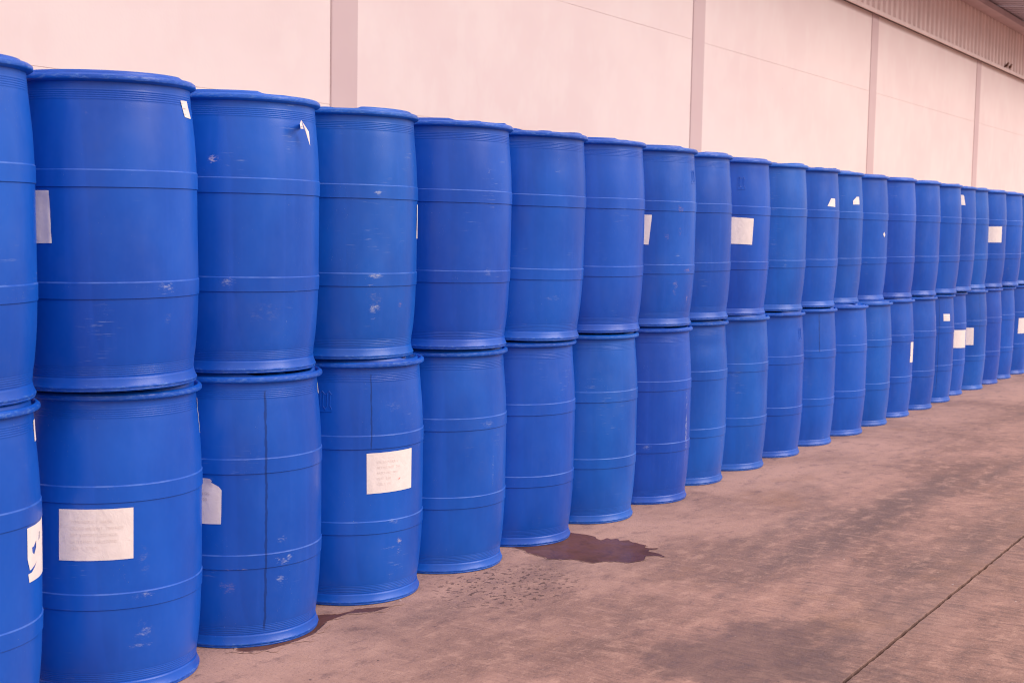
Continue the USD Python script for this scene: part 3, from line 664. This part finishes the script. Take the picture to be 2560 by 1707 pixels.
label_on(('l', 0), [(-67.8, 0.5815), (-30, 0.5850), (-30, 0.4300), (-66.1, 0.4300), (-67.3, 0.4551), (-65.5, 0.4633), (-67.6, 0.4945)], wrinkle=0.0014, text='white label with torn holes', cell=0.008,
         holes=[[(-68.5, 0.466), (-66.3, 0.4633), (-63.7, 0.4643), (-59.3, 0.4714), (-56.3, 0.4784), (-59.3, 0.4661), (-63.3, 0.4553), (-67.0, 0.4547), (-68.5, 0.455)],
                [(-62.7, 0.5236), (-60.5, 0.5242), (-57.1, 0.5373), (-57.3, 0.5171), (-60.2, 0.5014), (-62.1, 0.5091)], [(-51.5, 0.555), (-50.3, 0.556), (-50.8, 0.536), (-52.5, 0.531)]])
for i, (a, z0, z1) in {0: (-47, 0.803, 0.862), 1: (-47.5, 0.752, 0.862), 2: (-54, 0.825, 0.862)}.items():
    label_on(('l', i), rect(a, a + 14, z0, z1), m=paper2, name='sticker')
label_on(('u', 1), [(-195, 0.581), (-159.3, 0.5783), (-158.5, 0.4288), (-195, 0.4258)], wrinkle=0.010, text='crumpled white paper label', cell=0.006)
lb, sh = label_on(('u', 1), [(-71.5, 0.851), (-62.0, 0.8522), (-57.0, 0.8008), (-67.3, 0.8035)], off=0.0012, m=paper2, name='sticker', curl=lambda v: 0.0025 * np.clip((v[:, 0] + 0.315) / 0.04, 0, 1) ** 2)
obj('print', join([text_on(sh, ['A  1 .'], -70.2, 0.8415, 0.003, 0.01, 0.0016), text_on(sh, ['JEHOIN'], -69.0, 0.8265, 0.0035, 0.01, 0.0016), text_on(sh, ['8  10'], -67.6, 0.810, 0.0035, 0.01, 0.0016)]), grey_ink, lb)
label_on(('u', 3), rect(-61.0, -45, 0.445, 0.574), wrinkle=0.003)
label_on(('u', 7), [(-170, 0.570), (-141.6, 0.5673), (-144.3, 0.4177), (-170, 0.4195)], wrinkle=0.003)
label_on(('u', 9), [(-158, 0.577), (-115.8, 0.5683), (-117.1, 0.4159), (-158, 0.4216)], wrinkle=0.001)
label_on(('u', 11), [(-113.5, 0.6655), (-105.9, 0.7171), (-95.7, 0.7166), (-95.3, 0.6616)], m=paper2, name='sticker', wrinkle=0.002)
label_on(('u', 12), [(-111.8, 0.689), (-112.1, 0.7152), (-103.4, 0.7427), (-96.6, 0.7436), (-95.6, 0.6909)], m=paper2, name='sticker', wrinkle=0.002)
label_on(('u', 13), [(-99.7, 0.4881), (-95.9, 0.5043), (-92.4, 0.4814), (-95.7, 0.4639)], m=paper2, name='sticker', cell=0.006)
label_on(('u', 17), [(-140, 0.845), (-125.8, 0.8365), (-122.4, 0.7506), (-140, 0.754)], m=paper2, name='sticker')
label_on(('u', 19), [(-142.2, 0.5741), (-107.5, 0.5787), (-107.1, 0.4277), (-142, 0.4258)])
label_on(('l', 14), [(-94.5, 0.5802), (-70, 0.577), (-70, 0.4189), (-95.4, 0.4223), (-95.0, 0.47), (-93.4, 0.475), (-94.3, 0.482)], cell=0.008)
lb, sh = label_on(('l', 16), [(-120.7, 0.7504), (-103.6, 0.7485), (-103.2, 0.6898), (-120.5, 0.692)], m=paper2, name='sticker')
obj('print', polyline_on(sh, [[(-120, 0.727), (-104.2, 0.727)], [(-120, 0.708), (-104.2, 0.708)]], 0.0012, 0.0008), grey_ink, lb)
label_on(('l', 17), [(-127.3, 0.5813), (-86, 0.5765), (-85, 0.4187), (-127.3, 0.4252)])
label_on(('l', 18), [(-165, 0.573), (-128.5, 0.5733), (-127.6, 0.4154), (-165, 0.4144)])
label_on(('l', 21), [(-125, 0.577), (-84, 0.581), (-84, 0.424), (-126, 0.420)])

# folded tag on the third upper drum: pinned at the fold, one short leaf flat on the skin, one long leaf standing off
t, sh = D['u', 2]
def off_skin(a, z, o): return surf(sh, np.array([a]), np.array([z]), o)[0]
def leaf(q, n=8):
    (a, b, c, d) = [np.array(k) for k in q]; v = []
    for s in np.linspace(0, 1, n):
        for r in np.linspace(0, 1, n):
            v.append((a * (1 - r) + b * r) * (1 - s) + (d * (1 - r) + c * r) * s)
    v = np.array(v); i = np.arange(n * n).reshape(n, n); A, B, C, E = i[:-1, :-1].ravel(), i[:-1, 1:].ravel(), i[1:, 1:].ravel(), i[1:, :-1].ravel()
    return v, np.concatenate([np.stack([A, B, C], -1), np.stack([A, C, E], -1)])
tagp = obj('tag', join([leaf([off_skin(-95.5, 0.8209, 0.046), off_skin(-94.3, 0.8333, 0.046), off_skin(-92.4, 0.8049, 0.044), off_skin(-95.1, 0.8050, 0.046)]),
                        leaf([off_skin(-94.3, 0.8333, 0.046), off_skin(-85.7, 0.7987, 0.035), off_skin(-85.2, 0.7520, 0.035), off_skin(-89.7, 0.8070, 0.035)])]), paper2, t, label='folded white paper tag peeling off')
obj('tag_print', leaf([off_skin(-94.9, 0.8135, 0.0475), off_skin(-93.4, 0.8135, 0.0475), off_skin(-93.4, 0.8110, 0.0475), off_skin(-94.9, 0.8110, 0.0475)], 3), grey_ink, tagp)
obj('tag_stem', leaf([off_skin(-85.6, 0.8257, 0.0006), off_skin(-95.3, 0.8209, 0.0455), off_skin(-94.9, 0.8052, 0.0455), off_skin(-85.1, 0.8096, 0.0006)]), paper2, t)

def arrows(key, a0, a1, z0, z1):
    t, sh = D[key]; w = (a1 - a0); L = []
    for c in (a0 + w * 0.25, a0 + w * 0.75):
        h = (z1 - z0); s = w * 0.10; k = w * 0.22
        L += [[(c - k, z1 - h * 0.17), (c, z1), (c + k, z1 - h * 0.17)], [(c - s, z1 - h * 0.12), (c - s, z0 + h * 0.26), (c - k, z0 + h * 0.16), (c - k, z0 + h * 0.08)], [(c + s, z1 - h * 0.12), (c + s, z0 + h * 0.26), (c + k, z0 + h * 0.16), (c + k, z0 + h * 0.08)]]
    L += [[(a0, z0), (a1, z0)]]
    mt = UsdShade.MaterialBindingAPI(stage.GetPrimAtPath(str(t.GetPath()) + '/body')).GetDirectBinding().GetMaterial()
    obj('arrow_mark', polyline_on(sh, L, 0.0020, -0.0002), mt, t, label='moulded pair of upward arrows')
arrows(('l', 3), -164.5, -153.7, 0.7285, 0.8035)
arrows(('u', 7), -88.0, -76.0, 0.735, 0.803)
arrows(('u', 9), -138.8, -128.6, 0.735, 0.808)
arrows(('l', 10), -97.0, -86.9, 0.733, 0.814)
